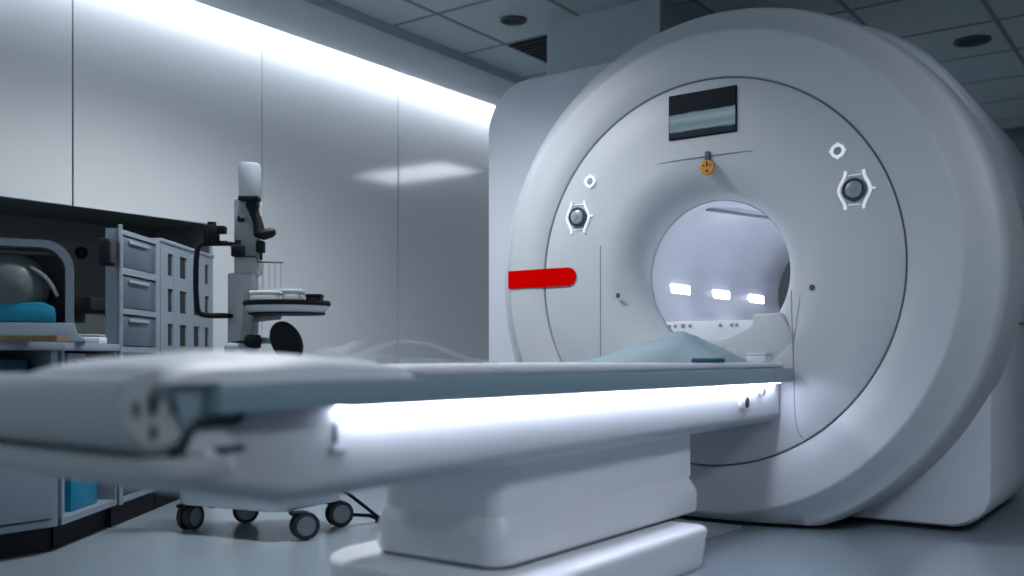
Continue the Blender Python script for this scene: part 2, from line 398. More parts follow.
def button(xc, zc):
    bm = B(); lathe(bm, [(0.017, -0.001), (0.018, -0.008), (0.028, -0.010), (0.030, -0.001)], 40, 'Y', (xc, 0, zc), closed=True)
    for k in range(4):
        a = PI / 2 * k
        cyl(bm, (xc + 0.028 * math.cos(a), -0.004, zc + 0.028 * math.sin(a)), (xc + 0.034 * math.cos(a), -0.004, zc + 0.034 * math.sin(a)), 0.004, 8)
    p = obj('lit_button', bm, M_ring, sc)
    bm = B(); lathe(bm, [(0, -0.007), (0.014, -0.006), (0.017, -0.001), (0, -0.001)], 30, 'Y', (xc, 0, zc)); obj('button_cap', bm, M_grey, p)
for s in (-1, 1):
    control(s * 0.658, 1.417); button(s * 0.590, 1.583)
    bm = B(); lathe(bm, [(0, -0.002), (0.010, -0.002), (0.012, 0.001), (0, 0.001)], 24, 'Y', ((0.483 if s > 0 else -0.440), 0, 1.03)); obj('laser_aperture', bm, M_dgrey, sc)
# red badge on the left of the ring (square left end, rounded right end)
pts = [(-1.075, 1.087), (-0.715, 1.087)] + [(-0.715 + 0.045 * math.sin(a), 1.132 - 0.045 * math.cos(a)) for a in [PI * k / 12 for k in range(1, 12)]] + [(-0.715, 1.177), (-1.075, 1.177)]
bm = B(); prism(bm, pts, -0.007, -0.003, 0.0, 1, 'Y'); bd = obj('badge', bm, M_red, sc, smooth=False); bd['label'] = 'long red strip with rounded right end'

# floor plate between plinth and scanner
t = thing('floor_plate', 'flat grey floor plate between the table plinth and the scanner ring', 'floor plate', (-1.93, 3.66, 0.0))
bm = B(); box(bm, -0.27, 0.27, -0.35, 0.33, 0.0, 0.010, 0.003, 2); obj('plate', bm, M_grey, t)
bm = B()
for x in (-0.24, 0.24):
    for y in (-0.3, 0.0, 0.3): cyl(bm, (x, y, 0.009), (x, y, 0.013), 0.010, 12)
obj('screw', bm, M_metal, t)['kind'] = 'stuff'

# ------------------------------------------------------------------ patient table
tb = thing('patient_table', 'long white patient table with slate top and glowing light strip, docked to the scanner', 'patient table', (XC, 2.5, 0))
TY = 2.5
def ty(y): return y - TY
# plinth (rounded end toward viewer, undercut sides)
def plinth():
    t = bmesh.new(); loops = []
    for (d, z) in ((0.018, 0.0), (0.012, 0.02), (0.003, 0.105), (0.0, 0.125), (0.004, 0.138), (0.016, 0.145)):
        pts = rrect(-0.385 + d, 0.385 - d, ty(1.99) + d, ty(3.21) - d, (0.20 - d * .5, 0.20 - d * .5, 0.03, 0.03), 10)
        loops.append([t.verts.new((a, b, z)) for a, b in pts])
    for A_, B_ in zip(loops, loops[1:]):
        n = len(A_)
        for i in range(n): t.faces.new((A_[i], A_[(i + 1) % n], B_[(i + 1) % n], B_[i]))
    t.faces.new(loops[0][::-1]); t.faces.new(loops[-1])
    return t
obj('plinth', plinth(), M_bright, tb, angle=50)
# pedestal lower tier and upper tier
def stack_loops(steps, ya, yb, hw, r):
    t = bmesh.new(); loops = []
    for d, z in steps:
        rr = max(0.01, r - d)
        pts = rrect(-hw + d, hw - d, ty(ya) + d, ty(yb) - d, (rr, rr, 0.02, 0.02), 10)
        loops.append([t.verts.new((a, b, z)) for a, b in pts])
    for A_, B_ in zip(loops, loops[1:]):
        n = len(A_)
        for i in range(n): t.faces.new((A_[i], A_[(i + 1) % n], B_[(i + 1) % n], B_[i]))
    t.faces.new(loops[0][::-1]); t.faces.new(loops[-1])
    return t
obj('pedestal_base', stack_loops([(0.02, 0.15), (0.004, 0.158), (0.0, 0.17), (0.0, 0.235), (0.006, 0.250), (0.022, 0.285), (0.026, 0.290)], 2.14, 3.40, 0.252, 0.075), M_bright, tb)
obj('pedestal_column', stack_loops([(0.0, 0.288), (0.0, 0.47)], 2.165, 3.395, 0.228, 0.06), M_bright, tb)
bm = B(); prism(bm, rrect(-0.24, 0.24, ty(2.16), ty(3.24), (0.06, 0.06, 0.02, 0.02)), 0.143, 0.152); obj('gasket', bm, M_dark, tb)
# beam: chamfered underside that rises like a bow toward the viewer's end
def beam():
    t = bmesh.new(); hw = 0.352; loops = []
    for y, zb in ((1.09, 0.487), (1.317, 0.440), (3.985, 0.465)):
        sec = [(-hw + 0.05, zb), (hw - 0.05, zb), (hw - 0.01, zb + 0.023), (hw, zb + 0.036), (hw, 0.637), (-hw, 0.637), (-hw, zb + 0.036), (-hw + 0.01, zb + 0.023)]
        loops.append([t.verts.new((a, ty(y), b)) for a, b in sec])
    n = 8; t.faces.new(loops[0][::-1]); t.faces.new(loops[-1])
    for A_, B_ in zip(loops, loops[1:]):
        for i in range(n): t.faces.new((A_[i], A_[(i + 1) % n], B_[(i + 1) % n], B_[i]))
    bmesh.ops.recalc_face_normals(t, faces=t.faces)
    ed = [e for e in t.edges if e.calc_face_angle(0) > math.radians(8)]
    bmesh.ops.bevel(t, geom=ed, offset=0.010, segments=3, profile=0.5, affect='EDGES')
    return t
bmobj = obj('beam', beam(), mat('beam_white', (0.50, 0.53, 0.57), 0.45, var=0.01), tb)
# slab
bm = B(); box(bm, -0.412, 0.412, ty(1.09), ty(3.985), 0.638, 0.694, 0.006, 2)
slab = obj('tabletop', bm, M_slab, tb); slab['label'] = 'slate grey tabletop slab'
# light strip along the edge of the overhang, in a channel that shields its inner side
bm = B(); box(bm, 0.380, 0.400, ty(1.42), ty(3.975), 0.6345, 0.638); chn = obj('light_channel', bm, M_white, tb)
bm = B(); box(bm, 0.3525, 0.3795, ty(1.43), ty(3.92), 0.632, 0.638); ls = obj('light_strip', bm, M_led2, chn)
ls['label'] = 'glowing white light strip under the tabletop edge'
# latch and knobs on the lit side
def lathe_x(bm, prof, c, seg=28, sy=1, sz=1):
    t = bmesh.new(); lathe(t, prof, seg, 'X', c, sx=sy, sy=sz); merge(bm, t)
bm = B(); lathe(bm, [(0, 0.012), (0.030, 0.010), (0.036, 0.004), (0.036, -0.002), (0, -0.002)], 32, 'X', (0.352, ty(3.60), 0.567), sx=1.5, sy=1.05); la = obj('latch', bm, M_bright, tb)
bm = B(); lathe(bm, [(0, 0.015), (0.016, 0.014), (0.018, 0.010), (0, 0.010)], 24, 'X', (0.352, ty(3.603), 0.562), sx=1.1, sy=1.25); obj('latch_slot', bm, M_dark, la)
for (y, z, r) in ((3.76, 0.603, 0.020), (3.86, 0.624, 0.013)):
    bm = B(); lathe(bm, [(0, 0.022), (r * .8, 0.020), (r, 0.012), (r * .7, -0.002), (0, -0.002)], 24, 'X', (0.352, ty(y), z)); kb = obj('release_knob', bm, M_white, tb)
bm = B(); tube(bm, [(0.354, ty(1.425), 0.603), (0.356, ty(1.425), 0.56)], 0.005, 8); box(bm, 0.349, 0.358, ty(1.405), ty(1.455), 0.540, 0.550, 0.003, 2); obj('side_hook', bm, M_grey, tb)
# foot-end: roller, end cap, bumper, brackets
bm = B(); lathe(bm, [(0, 0.0), (0.062, 0.0), (0.068, 0.010), (0.068, 0.93), (0.062, 0.94), (0, 0.94)], 56, 'X', (-0.60, ty(1.0), 0.640)); rl = obj('end_roller', bm, M_roll, tb)
bm = B(); lathe(bm, [(0, 0.0), (0.066, 0.0), (0.073, 0.006), (0.073, 0.020), (0.062, 0.030), (0.030, 0.030), (0.028, 0.024), (0, 0.024)], 48, 'X', (0.335, ty(1.0), 0.646)); cap = obj('end_cap', bm, M_roll, tb)
for (dy, dz, hy, hz) in ((-0.010, 0.012, 0.007, 0.020), (0.030, 0.010, 0.006, 0.016), (-0.045, 0.005, 0.006, 0.016), (-0.012, -0.036, 0.007, 0.014)):
    bm = B(); lathe(bm, [(0, 0.002), (1.0, 0.002), (1.0, 0.0), (0, 0.0)], 20, 'X', (0.365, ty(1.0) + dy, 0.646 + dz), sx=hy, sy=hz); obj('cap_slot', bm, M_dark, cap)
bm = B(); prism(bm, rrect(-0.62, 0.425, ty(0.95), ty(1.14), (0.03, 0.05, 0.05, 0.03)), 0.527, 0.566, 0.012, 3); bp = obj('bumper', bm, M_roll, tb)
bm = B(); lathe(bm, [(0, 0.016), (0.012, 0.013), (0.016, 0.0), (0, 0.0)], 20, 'Z', (0.39, ty(1.08), 0.562)); obj('bumper_stud', bm, M_bright, bp)
for s in (1, -1):
    x0, x1 = sorted((s * 0.375 - 0.012, s * 0.375 + 0.004))
    bm = B(); prism(bm, [(ty(1.02), 0.690), (ty(1.16), 0.690), (ty(1.19), 0.630), (ty(1.10), 0.612), (ty(1.04), 0.618)], x0 - 0.003, x1 - 0.003, 0.003, 2, 'X'); br = obj('hinge_bracket', bm, M_slab, tb)
    bm = B(); tube(bm, [(s * .385, ty(1.06), 0.622), (s * .385, ty(1.15), 0.622), (s * .385, ty(1.185), 0.665)], 0.008, 8); obj('hinge_arm', bm, M_black, br)
    bm = B(); prism(bm, [(ty(1.05), 0.566), (ty(1.17), 0.566), (ty(1.12), 0.618), (ty(1.08), 0.622)], x0 - 0.006, x1 - 0.006, 0.003, 2, 'X'); obj('support_wedge', bm, M_white, tb)
    for ya, yb in ((1.10, 1.17), (1.02, 1.035)):
        bm = B(); box(bm, x0, x1 + 0.006, ty(ya), ty(yb), 0.566, 0.577, 0.002, 1); obj('foot_pad', bm, M_black, tb)

# mattress, foot cushion and things on the table
bm = B(); prism(bm, rrect(-1.84 - 0.375, -1.84 + 0.39, 1.63, 3.96, (0.05,) * 4), 0.6945, 0.718, 0.011, 3); mt = obj('mattress', bm, M_mattr)
tag(mt, 'long thin pale mattress lying on the slate tabletop', 'mattress')
def cushion(x0, x1, y0, y1, z0, h, nx=24, ny=20, seed=1, fold=0.0, power=0.35):
    t = bmesh.new(); rnd = random.Random(seed); ph = [rnd.random() * 6 for _ in range(4)]
    grid = []
    for i in range(nx + 1):
        row = []
        for j in range(ny + 1):
            u, v = 2 * i / nx - 1, 2 * j / ny - 1
            e = max(0, (1 - abs(u) ** 3.0) * (1 - abs(v) ** 2.2)) ** power
            z = z0 + h * e + fold * math.sin(5 * u + ph[0] + 2 * v) * e + fold * math.sin(7 * v + ph[1] - u * 3) * e
            row.append(t.verts.new((x0 + (x1 - x0) * i / nx, y0 + (y1 - y0) * j / ny, z)))
        grid.append(row)
    for i in range(nx):
        for j in range(ny): t.faces.new((grid[i][j], grid[i + 1][j], grid[i + 1][j + 1], grid[i][j + 1]))
    es = [e for e in t.edges if e.is_boundary]
    t.faces.new([v for v in [grid[i][0] for i in range(nx + 1)] + [grid[nx][j] for j in range(1, ny + 1)] + [grid[i][ny] for i in range(nx - 1, -1, -1)] + [grid[0][j] for j in range(ny - 1, 0, -1)]])
    return t
tag(obj('foot_cushion', cushion(-1.93, -1.44, 0.99, 1.62, 0.6945, 0.054, 40, 40, 3, 0.003), M_mattr), 'rounded pale cushion on the near end of the table', 'cushion')
# folded blue-grey sheet at the scanner end
def drape():
    t = bmesh.new(); nx, ny = 36, 20; g = []
    for i in range(nx + 1):
        row = []
        for j in range(ny + 1):
            u, v = i / nx, j / ny
            prof_ = (min(u / 0.62, 1.0) ** 0.85) if u < 0.70 else max(0.0, 1 - (u - 0.70) / 0.30) ** 0.8
            e = prof_ * max(0, 1 - abs(2 * v - 1) ** 3.0) ** 0.7
            z = 0.7185 + 0.115 * e + 0.006 * math.sin(u * 17 + v * 6) * e + 0.003 * math.sin(v * 23 + u * 5) * e
            row.append(t.verts.new((-2.14 + 0.63 * u + 0.01 * math.sin(v * 9), 3.40 + 0.30 * v + 0.012 * math.sin(u * 9), z)))
        g.append(row)
    for i in range(nx):
        for j in range(ny): t.faces.new((g[i][j], g[i + 1][j], g[i + 1][j + 1], g[i][j + 1]))
    t.faces.new([v for v in [g[i][0] for i in range(nx + 1)] + [g[nx][j] for j in range(1, ny + 1)] + [g[i][ny] for i in range(nx - 1, -1, -1)] + [g[0][j] for j in range(ny - 1, 0, -1)]])
    return t
tag(obj('sheet', drape(), M_sheet), 'rumpled blue-grey sheet heaped on the mattress in front of the bore', 'sheet')
bm = B(); prism(bm, rrect(-1.575, -1.462, 3.30, 3.37, 0.015), 0.7185, 0.736, 0.006, 2); tag(obj('cloth', bm, M_teal2), 'small dark teal folded cloth on the mattress beside the blue-grey sheet', 'cloth')
t = thing('small_box', 'small white box at the scanner end of the table, right of the sheet', 'box', (-1.50, 3.80, 0.7185))
bm = B(); box(bm, -0.045, 0.035, -0.04, 0.04, 0, 0.030, 0.004, 2); obj('body', bm, M_white, t)
bm = B(); box(bm, -0.047, 0.037, -0.042, 0.042, 0.030, 0.037, 0.002, 2); obj('lid', bm, M_white, t)
# clear tubing lying on the table
bm = B(); tube(bm, [(-1.830, 1.75, 0.7225), (-1.810, 1.86, 0.76), (-1.780, 1.95, 0.785), (-1.740, 2.04, 0.775), (-1.740, 2.14, 0.74), (-1.680, 2.25, 0.7225)], 0.003, 8, None, 3)
tube(bm, [(-1.880, 1.72, 0.7225), (-1.830, 1.85, 0.735), (-1.760, 2.0, 0.732), (-1.680, 2.18, 0.7225)], 0.003, 8, None, 3)
tag(obj('clear_tubing', bm, M_clear), 'thin loop of clear tubing lying on the mattress near the cart', 'tubing')
def wrap():
    t = bmesh.new(); nx, ny = 18, 10; g = []
    for i in range(nx + 1):
        row = []
        for j in range(ny + 1):
            u, v = i / nx, j / ny
            z = 0.728 + 0.075 * (u ** 1.4) * (0.6 + 0.4 * math.sin(v * 5 + 1)) * (1 if u < .8 else 1 - (u - .8) * 1.5) + 0.006 * math.sin(u * 14 + v * 9)
            row.append(t.verts.new((-2.12 + 0.12 * v + 0.06 * u, 1.80 + 0.28 * u, max(0.7265, z))))
        g.append(row)
    for i in range(nx):
        for j in range(ny): t.faces.new((g[i][j], g[i + 1][j], g[i + 1][j + 1], g[i][j + 1]))
    r = bmesh.ops.solidify(t, geom=list(t.faces), thickness=0.0012)
    return t
tag(obj('plastic_wrap', wrap(), mat('thin_film', (0.6, 0.66, 0.72), 0.5, alpha=0.18)), 'crumpled clear plastic film on the far edge of the mattress', 'plastic film')

# ------------------------------------------------------------------ equipment cart behind the table
ct = thing('equipment_cart', 'white medical cart with column, round tray and black clamps, behind the table', 'cart', (-3.30, 2.73, 0), math.radians(35.9))
W = [(0.206, -0.22), (0.294, 0.081), (-0.143, 0.18), (-0.314, -0.017)]
bm = B(); prism(bm, [(0.17, -0.24), (0.33, 0.06), (0.30, 0.12), (-0.13, 0.22), (-0.19, 0.19), (-0.35, 0.00), (-0.31, -0.06), (0.11, -0.26)], 0.115, 0.175, 0.014, 3); obj('base', bm, M_white, ct)
for i, (x, y) in enumerate(W):
    a = (0.5, 0.55, 0.3, 1.2)[i]
    mt_ = Matrix.Translation((x, y, 0)) @ Matrix.Rotation(a, 4, 'Z')
    bm = B(); box(bm, -0.030, 0.030, -0.028, 0.028, 0.100, 0.116, 0.004, 2, mt_)
    for s in (-1, 1): pass
    tube(bm, [(0, 0, 0.116), (0.0, 0, 0.095), (0.028, 0, 0.058)], 0.009, 8, mt_)
    cs = obj('castor', bm, M_black, ct)
    for s in (-1, 1):
        bm = B(); lathe(bm, [(0.040, -0.010), (0.055, -0.008), (0.057, 0.0), (0.055, 0.008), (0.040, 0.010)], 36, 'Y', (0.028, s * 0.021, 0.0575), closed=True, mtx=mt_); wh = obj('wheel', bm, M_dark, cs)
        bm = B(); lathe(bm, [(0, -0.007), (0.030, -0.008), (0.041, -0.006), (0.041, 0.006), (0.030, 0.008), (0, 0.007)], 30, 'Y', (0.028, s * 0.021, 0.0575), mtx=mt_); obj('hub', bm, M_grey, cs)
bm = B(); box(bm, -0.20, 0.18, -0.10, 0.12, 0.175, 0.60, 0.02, 3); obj('cabinet_body', bm, M_white, ct)
bm = B(); box(bm, -0.145, -0.030, 0.0, 0.09, 0.59, 1.10, 0.012, 3); box(bm, -0.120, -0.010, 0.01, 0.08, 1.09, 1.42, 0.012, 3)
obj('column', bm, mat('cart_column_grey', (0.33, 0.355, 0.37), 0.45), ct)
bm = B(); lathe(bm, [(0, 0), (0.045, 0), (0.048, 0.01), (0.048, 0.13), (0.04, 0.145), (0, 0.145)], 30, 'Z', (-0.060, 0.045, 1.43)); bt_ = obj('bottle_holder', bm, mat('frosted', (0.36, 0.41, 0.46), 0.3, alpha=0.6), ct)
# black C handle, clamp and arm chain
bm = B(); tube(bm, [(-0.135, -0.03, 1.222), (-0.235, -0.03, 1.222), (-0.268, -0.03, 1.205), (-0.268, -0.03, 0.935), (-0.235, -0.03, 0.915), (-0.135, -0.03, 0.915)], 0.0115, 12, None, 2)
cyl(bm, (-0.14, -0.03, 1.222), (-0.12, 0.02, 1.222), 0.010); cyl(bm, (-0.14, -0.03, 0.915), (-0.12, 0.02, 0.915), 0.010); obj('handle', bm, M_black, ct)
bm = B(); box(bm, -0.232, -0.172, -0.055, -0.005, 1.225, 1.298, 0.006, 2); box(bm, -0.180, -0.140, -0.05, -0.01, 1.262, 1.295, 0.005, 2); cyl(bm, (-0.20, -0.03, 1.295), (-0.20, -0.03, 1.312), 0.018); obj('handle_clamp', bm, M_black, ct)
bm = B(); box(bm, -0.115, -0.065, -0.05, 0.0, 1.165, 1.215, 0.006, 2); cyl(bm, (-0.09, -0.025, 1.21), (-0.09, -0.025, 1.235), 0.012); obj('rail_clamp', bm, M_black, ct)
bm = B(); box(bm, -0.090, -0.005, -0.03, 0.03, 1.405, 1.425, 0.004, 2); box(bm, -0.060, -0.012, -0.02, 0.02, 1.375, 1.41, 0.006, 2)
tube(bm, [(-0.045, 0, 1.40), (-0.018, 0, 1.33), (-0.010, 0, 1.30), (-0.005, 0, 1.265)], [0.022, 0.020, 0.022, 0.026], 14)
tube(bm, [(-0.025, 0, 1.268), (0.01, 0, 1.262), (0.045, 0, 1.272), (0.062, 0, 1.276)], [0.014, 0.024, 0.022, 0.012], 14); obj('swivel_joint', bm, M_black, ct)
bm = B(); cyl(bm, (-0.085, -0.035, 1.325), (-0.070, -0.02, 1.325), 0.013, 16); obj('joint_knob', bm, M_black, ct)
bm = B(); box(bm, -0.018, 0.016, -0.02, 0.02, 1.185, 1.235, 0.005, 2); cyl(bm, (0.0, 0, 1.155), (0.0, 0, 1.187), 0.006); obj('lower_clamp', bm, M_black, ct)
bm = B(); tube(bm, [(-0.08, -0.01, 1.170), (-0.02, 0, 1.168), (-0.015, 0, 1.146), (0.095, 0, 1.143)], 0.0035, 8); 
obj('hook_rail', bm, M_dgrey, ct)
for x in (0.01, 0.035, 0.060, 0.085):
    bm = B(); tube(bm, [(x, 0, 1.143), (x, 0, 1.04), (x + 0.004, 0.004, 1.035)], 0.0016, 6); obj('hanging_wire', bm, M_grey, ct)
# round tray
def oval(t, prof, c, rx, ry): lathe(t, prof, 56, 'Z', c, sx=rx, sy=ry)
bm = B(); oval(bm, [(0, 0.928), (0.86, 0.928), (0.93, 0.945), (0.96, 0.957), (0, 0.957)], (0.112, 0.0, 0), 0.182, 0.15); ty_ = obj('tray', bm, M_white, ct)
bm = B(); oval(bm, [(0.90, 0.957), (1.0, 0.957), (1.02, 0.966), (1.0, 0.978), (0.965, 0.978), (0.95, 0.962), (0.90, 0.962)], (0.112, 0, 0), 0.182, 0.15)
bm2 = B(); oval(bm2, [(0.0, 0.9275), (0.90, 0.9275), (0.885, 0.920), (0.0, 0.920)], (0.112, 0, 0), 0.182, 0.15)
obj('tray_rim', bm, M_black, ty_); obj('tray_underside', bm2, M_black, ty_)
bm = B(); cyl(bm, (-0.06, 0.04, 0.90), (0.08, 0.01, 0.915), 0.014); obj('tray_arm', bm, M_grey, ct)
# swivel disc and its arm
Mr = Matrix.Translation((0.130, -0.09, 0.805)) @ Matrix.Rotation(math.radians(-28), 4, 'Y') @ Matrix.Scale(0.70, 4, (1, 0, 0))
bm = B(); lathe(bm, [(0, -0.018), (0.075, -0.018), (0.088, -0.010), (0.090, 0.006), (0.080, 0.018), (0, 0.022)], 44, 'Y', mtx=Mr); obj('swivel_disc', bm, M_black, ct)
bm = B(); tube(bm, [(-0.055, 0.0, 0.80), (0.02, -0.03, 0.81), (0.12, -0.065, 0.806)], [0.012, 0.014, 0.012], 10); obj('disc_arm', bm, M_cab, ct)
bm = B(); lathe(bm, [(0, -0.03), (0.024, -0.03), (0.030, -0.02), (0.028, 0.03), (0, 0.035)], 24, 'X', (-0.02, -0.055, 0.805)); cyl(bm, (-0.11, -0.05, 0.797), (-0.05, -0.055, 0.803), 0.009); obj('locking_knob', bm, M_black, ct)
bm = B(); box(bm, -0.14, -0.02, -0.075, -0.01, 0.74, 0.80, 0.02, 3); obj('arm_bracket', bm, M_cab, ct)
# outrigger leg (black)
bm = B(); tube(bm, [(0.30, 0.04, 0.19), (0.36, 0.10, 0.14), (0.475, 0.20, 0.022)], 0.008, 8); tube(bm, [(0.33, 0.09, 0.055), (0.44, 0.17, 0.035), (0.475, 0.20, 0.014)], 0.008, 8); lathe(bm, [(0, 0.0), (0.018, 0.0), (0.016, 0.02), (0, 0.024)], 16, 'Z', (0.477, 0.20, 0.0)); obj('outrigger', bm, M_black, ct)
bm = B(); tube(bm, [(-0.30, 0.03, 0.125), (-0.24, 0.1, 0.085), (-0.12, 0.15, 0.10)], 0.007, 8); obj('brake_bar', bm, M_black, ct)
# boxes on the tray (things of their own)
def on_cart(lx, ly, z):
    a = math.radians(35.9); return (-3.30 + lx * math.cos(a) - ly * math.sin(a), 2.73 + lx * math.sin(a) + ly * math.cos(a), z)
def supply_box(name, lx, w, d, h, m, label, ly=0.0):
    t = thing(name, label, 'box', on_cart(lx, ly, 0.9575), math.radians(35.9))
    bm = B(); box(bm, -w / 2, w / 2, -d / 2, d / 2, 0, h * 0.75, 0.004, 2); obj('body', bm, m, t)
    bm = B(); box(bm, -w / 2 - 0.002, w / 2 + 0.002, -d / 2 - 0.002, d / 2 + 0.002, h * 0.75, h, 0.003, 2); obj('lid', bm, M_bright if m != M_black else m, t)
supply_box('supply_box', 0.030, 0.125, 0.12, 0.062, M_white, 'wide white box on the left of the round cart tray')
supply_box('supply_box.001', 0.140, 0.075, 0.10, 0.070, M_white, 'narrower white box in the middle of the round cart tray')
supply_box('device_box', 0.230, 0.062, 0.07, 0.050, M_black, 'small black box on the right of the round cart tray')

# ------------------------------------------------------------------ cabinets along the left
P0 = Vector((-3.55, 1.98, 0)); DA = math.atan2(0.815, -0.579)
d_ = Vector((math.cos(DA), math.sin(DA), 0)); n_ = Vector((-math.sin(DA), math.cos(DA), 0))
def dw(lx, ly): p = P0 + d_ * lx + n_ * ly; return (p.x, p.y)
# A: base cabinet parallel to the wall
ca = thing('base_cabinet', 'low white base cabinet with open slot above its door, at the left edge', 'cabinet', (-3.55, 1.44, 0))
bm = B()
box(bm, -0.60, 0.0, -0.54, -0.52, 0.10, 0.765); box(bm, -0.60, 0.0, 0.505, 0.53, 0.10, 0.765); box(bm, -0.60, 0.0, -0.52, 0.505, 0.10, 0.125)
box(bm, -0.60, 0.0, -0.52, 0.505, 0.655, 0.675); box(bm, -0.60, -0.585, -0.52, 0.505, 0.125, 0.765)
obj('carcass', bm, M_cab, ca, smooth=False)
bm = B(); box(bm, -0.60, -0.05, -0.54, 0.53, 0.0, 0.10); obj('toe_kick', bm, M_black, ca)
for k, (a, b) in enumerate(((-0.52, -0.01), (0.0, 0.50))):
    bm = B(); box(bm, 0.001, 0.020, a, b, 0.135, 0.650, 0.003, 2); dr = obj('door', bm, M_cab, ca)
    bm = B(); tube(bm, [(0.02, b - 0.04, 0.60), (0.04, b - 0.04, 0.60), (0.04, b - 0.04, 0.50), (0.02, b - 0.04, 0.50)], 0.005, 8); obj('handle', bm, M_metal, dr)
# B1: angled open shelf
cb = thing('corner_shelf', 'low angled open shelf unit between base cabinet and drawer tower', 'shelf', (P0.x, P0.y, 0), DA)
mit = [(0.012, 0.0), (0.52, 0.0), (0.52, 0.40), (0.30, 0.40)]
bm = B()
for z0, z1 in ((0.10, 0.125), (0.38, 0.395), (0.655, 0.675)): prism(bm, mit, z0, z1)
box(bm, 0.50, 0.52, 0.0, 0.40, 0.125, 0.765); box(bm, 0.30, 0.50, 0.385, 0.40, 0.125, 0.765); box(bm, 0.012, 0.035, 0.0, 0.02, 0.125, 0.765)
prism(bm, [(0.014, 0.004), (0.030, 0.010), (0.318, 0.39), (0.302, 0.395)], 0.125, 0.765)
obj('carcass', bm, M_cab, cb, smooth=False)
bm = B(); prism(bm, [(0.05, 0.05), (0.52, 0.05), (0.52, 0.40), (0.30, 0.40)], 0.0, 0.10); obj('toe_kick', bm, M_black, cb)
def storage(name, label, cat, lx, ly, z, w, d, h, m, hl=None):
    x, y = dw(lx, ly); t = thing(name, label, cat, (x, y, z), DA)
    bm = B(); box(bm, -w / 2, w / 2, -d / 2, d / 2, 0, h - 0.02, 0.005, 2); obj('body', bm, m, t)
    bm = B(); box(bm, -w / 2 - 0.003, w / 2 + 0.003, -d / 2 - 0.003, d / 2 + 0.003, h - 0.02, h, 0.003, 2); obj('lid', bm, m, t)
    bm = B(); tube(bm, [(-0.03, -d / 2 - 0.001, h * 0.6), (-0.03, -d / 2 - 0.010, h * 0.6), (0.03, -d / 2 - 0.010, h * 0.6), (0.03, -d / 2 - 0.001, h * 0.6)], 0.004, 6); obj('handle', bm, m, t)
storage('storage_box', 'teal plastic box on the bottom of the angled open shelf', 'box', 0.285, 0.11, 0.1255, 0.24, 0.15, 0.235, M_teal)
storage('file_box', 'grey file box in the upper slot of the angled open shelf', 'box', 0.20, 0.08, 0.6755, 0.15, 0.10, 0.08, M_grey)
storage('file_box.001', 'black file box in the upper slot of the angled open shelf, beside the grey one', 'box', 0.40, 0.12, 0.6755, 0.14, 0.14, 0.08, M_dgrey)
for k, y in enumerate((1.05, 1.24, 1.43, 1.62, 1.81)):
    t = thing('file_tray', 'dark blue file tray in the open slot of the low cabinet', 'tray', (-3.75, y, 0.6755), 0, 'file trays in the low cabinet')
    bm = B(); box(bm, -0.17, 0.13, -0.082, 0.082, 0, 0.055, 0.004, 2); obj('body', bm, M_slot if k % 2 else M_teal2, t)
# worktop over A and B1
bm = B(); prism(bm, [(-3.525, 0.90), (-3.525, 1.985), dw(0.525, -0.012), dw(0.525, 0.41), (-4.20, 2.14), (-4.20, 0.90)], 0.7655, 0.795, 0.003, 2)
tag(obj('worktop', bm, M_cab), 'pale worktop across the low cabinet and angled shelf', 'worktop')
# B2: drawer tower
H2 = 1.30; D2 = 0.055
tw = thing('drawer_tower', 'tall pale tower of wide blue-grey drawers', 'drawers', (*dw(0.53, 0), 0), DA)
bm = B(); w = 0.49
box(bm, 0.0, 0.035, 0.0, D2, 0.10, H2); box(bm, w - 0.05, w, 0.0, D2, 0.10, H2); box(bm, 0.035, w - 0.05, D2 - 0.01, D2, 0.10, H2)
rows2 = [(1.135, 1.280), (0.955, 1.105), (0.785, 0.930), (0.615, 0.760), (0.445, 0.590), (0.275, 0.420), (0.125, 0.250)]
zs = [0.10] + [v for r in reversed(rows2) for v in r] + [H2]
for k in range(0, len(zs), 2): box(bm, 0.035, w - 0.05, 0.0, D2 - 0.01, zs[k], zs[k + 1])
obj('carcass', bm, M_cab, tw, smooth=False)
bm = B(); box(bm, 0.0, w, 0.03, D2, 0, 0.10); obj('toe_kick', bm, M_black, tw)
for z0, z1 in rows2:
    bm = B(); box(bm, 0.040, w - 0.055, 0.006, D2 - 0.015, z0 + 0.004, z1 - 0.006, 0.004, 2); dr = obj('drawer', bm, M_bin, tw)
    bm = B(); box(bm, 0.12, w - 0.14, -0.004, 0.008, z1 - 0.035, z1 - 0.020, 0.003, 2); obj('pull', bm, M_grey, dr)
bm = B(); cyl(bm, (-0.004, -0.012, 0.10), (-0.004, -0.012, 1.315), 0.010, 12); obj('post', bm, M_metal, tw)
# B3: slot rack
rk = thing('slot_rack', 'tall pale rack with three rows of narrow dark slots, right of the drawers', 'rack', (*dw(1.03, 0), 0), DA)
w3 = 0.80
cols = [(0.095, 0.17), (0.265, 0.37), (0.475, 0.575), (0.66, 0.735)]
rows = [(1.145, 1.255), (0.965, 1.08), (0.795, 0.905), (0.625, 0.735), (0.455, 0.565), (0.285, 0.395), (0.13, 0.235)]
bm = B()
xs = [0.0] + [v for c in cols for v in c] + [w3]
for k in range(0, len(xs), 2): box(bm, xs[k], xs[k + 1], 0.0, D2 - 0.01, 0.10, H2)
zs = [0.10] + [v for r in reversed(rows) for v in r] + [H2]
for c in cols:
    for k in range(0, len(zs), 2): box(bm, c[0], c[1], 0.001, D2 - 0.01, zs[k], zs[k + 1])
box(bm, 0, w3, D2 - 0.01, D2, 0.10, H2)
obj('carcass', bm, M_cab, rk, smooth=False)
bm = B(); box(bm, 0, w3, 0.03, D2, 0, 0.10); obj('toe_kick', bm, M_black, rk)
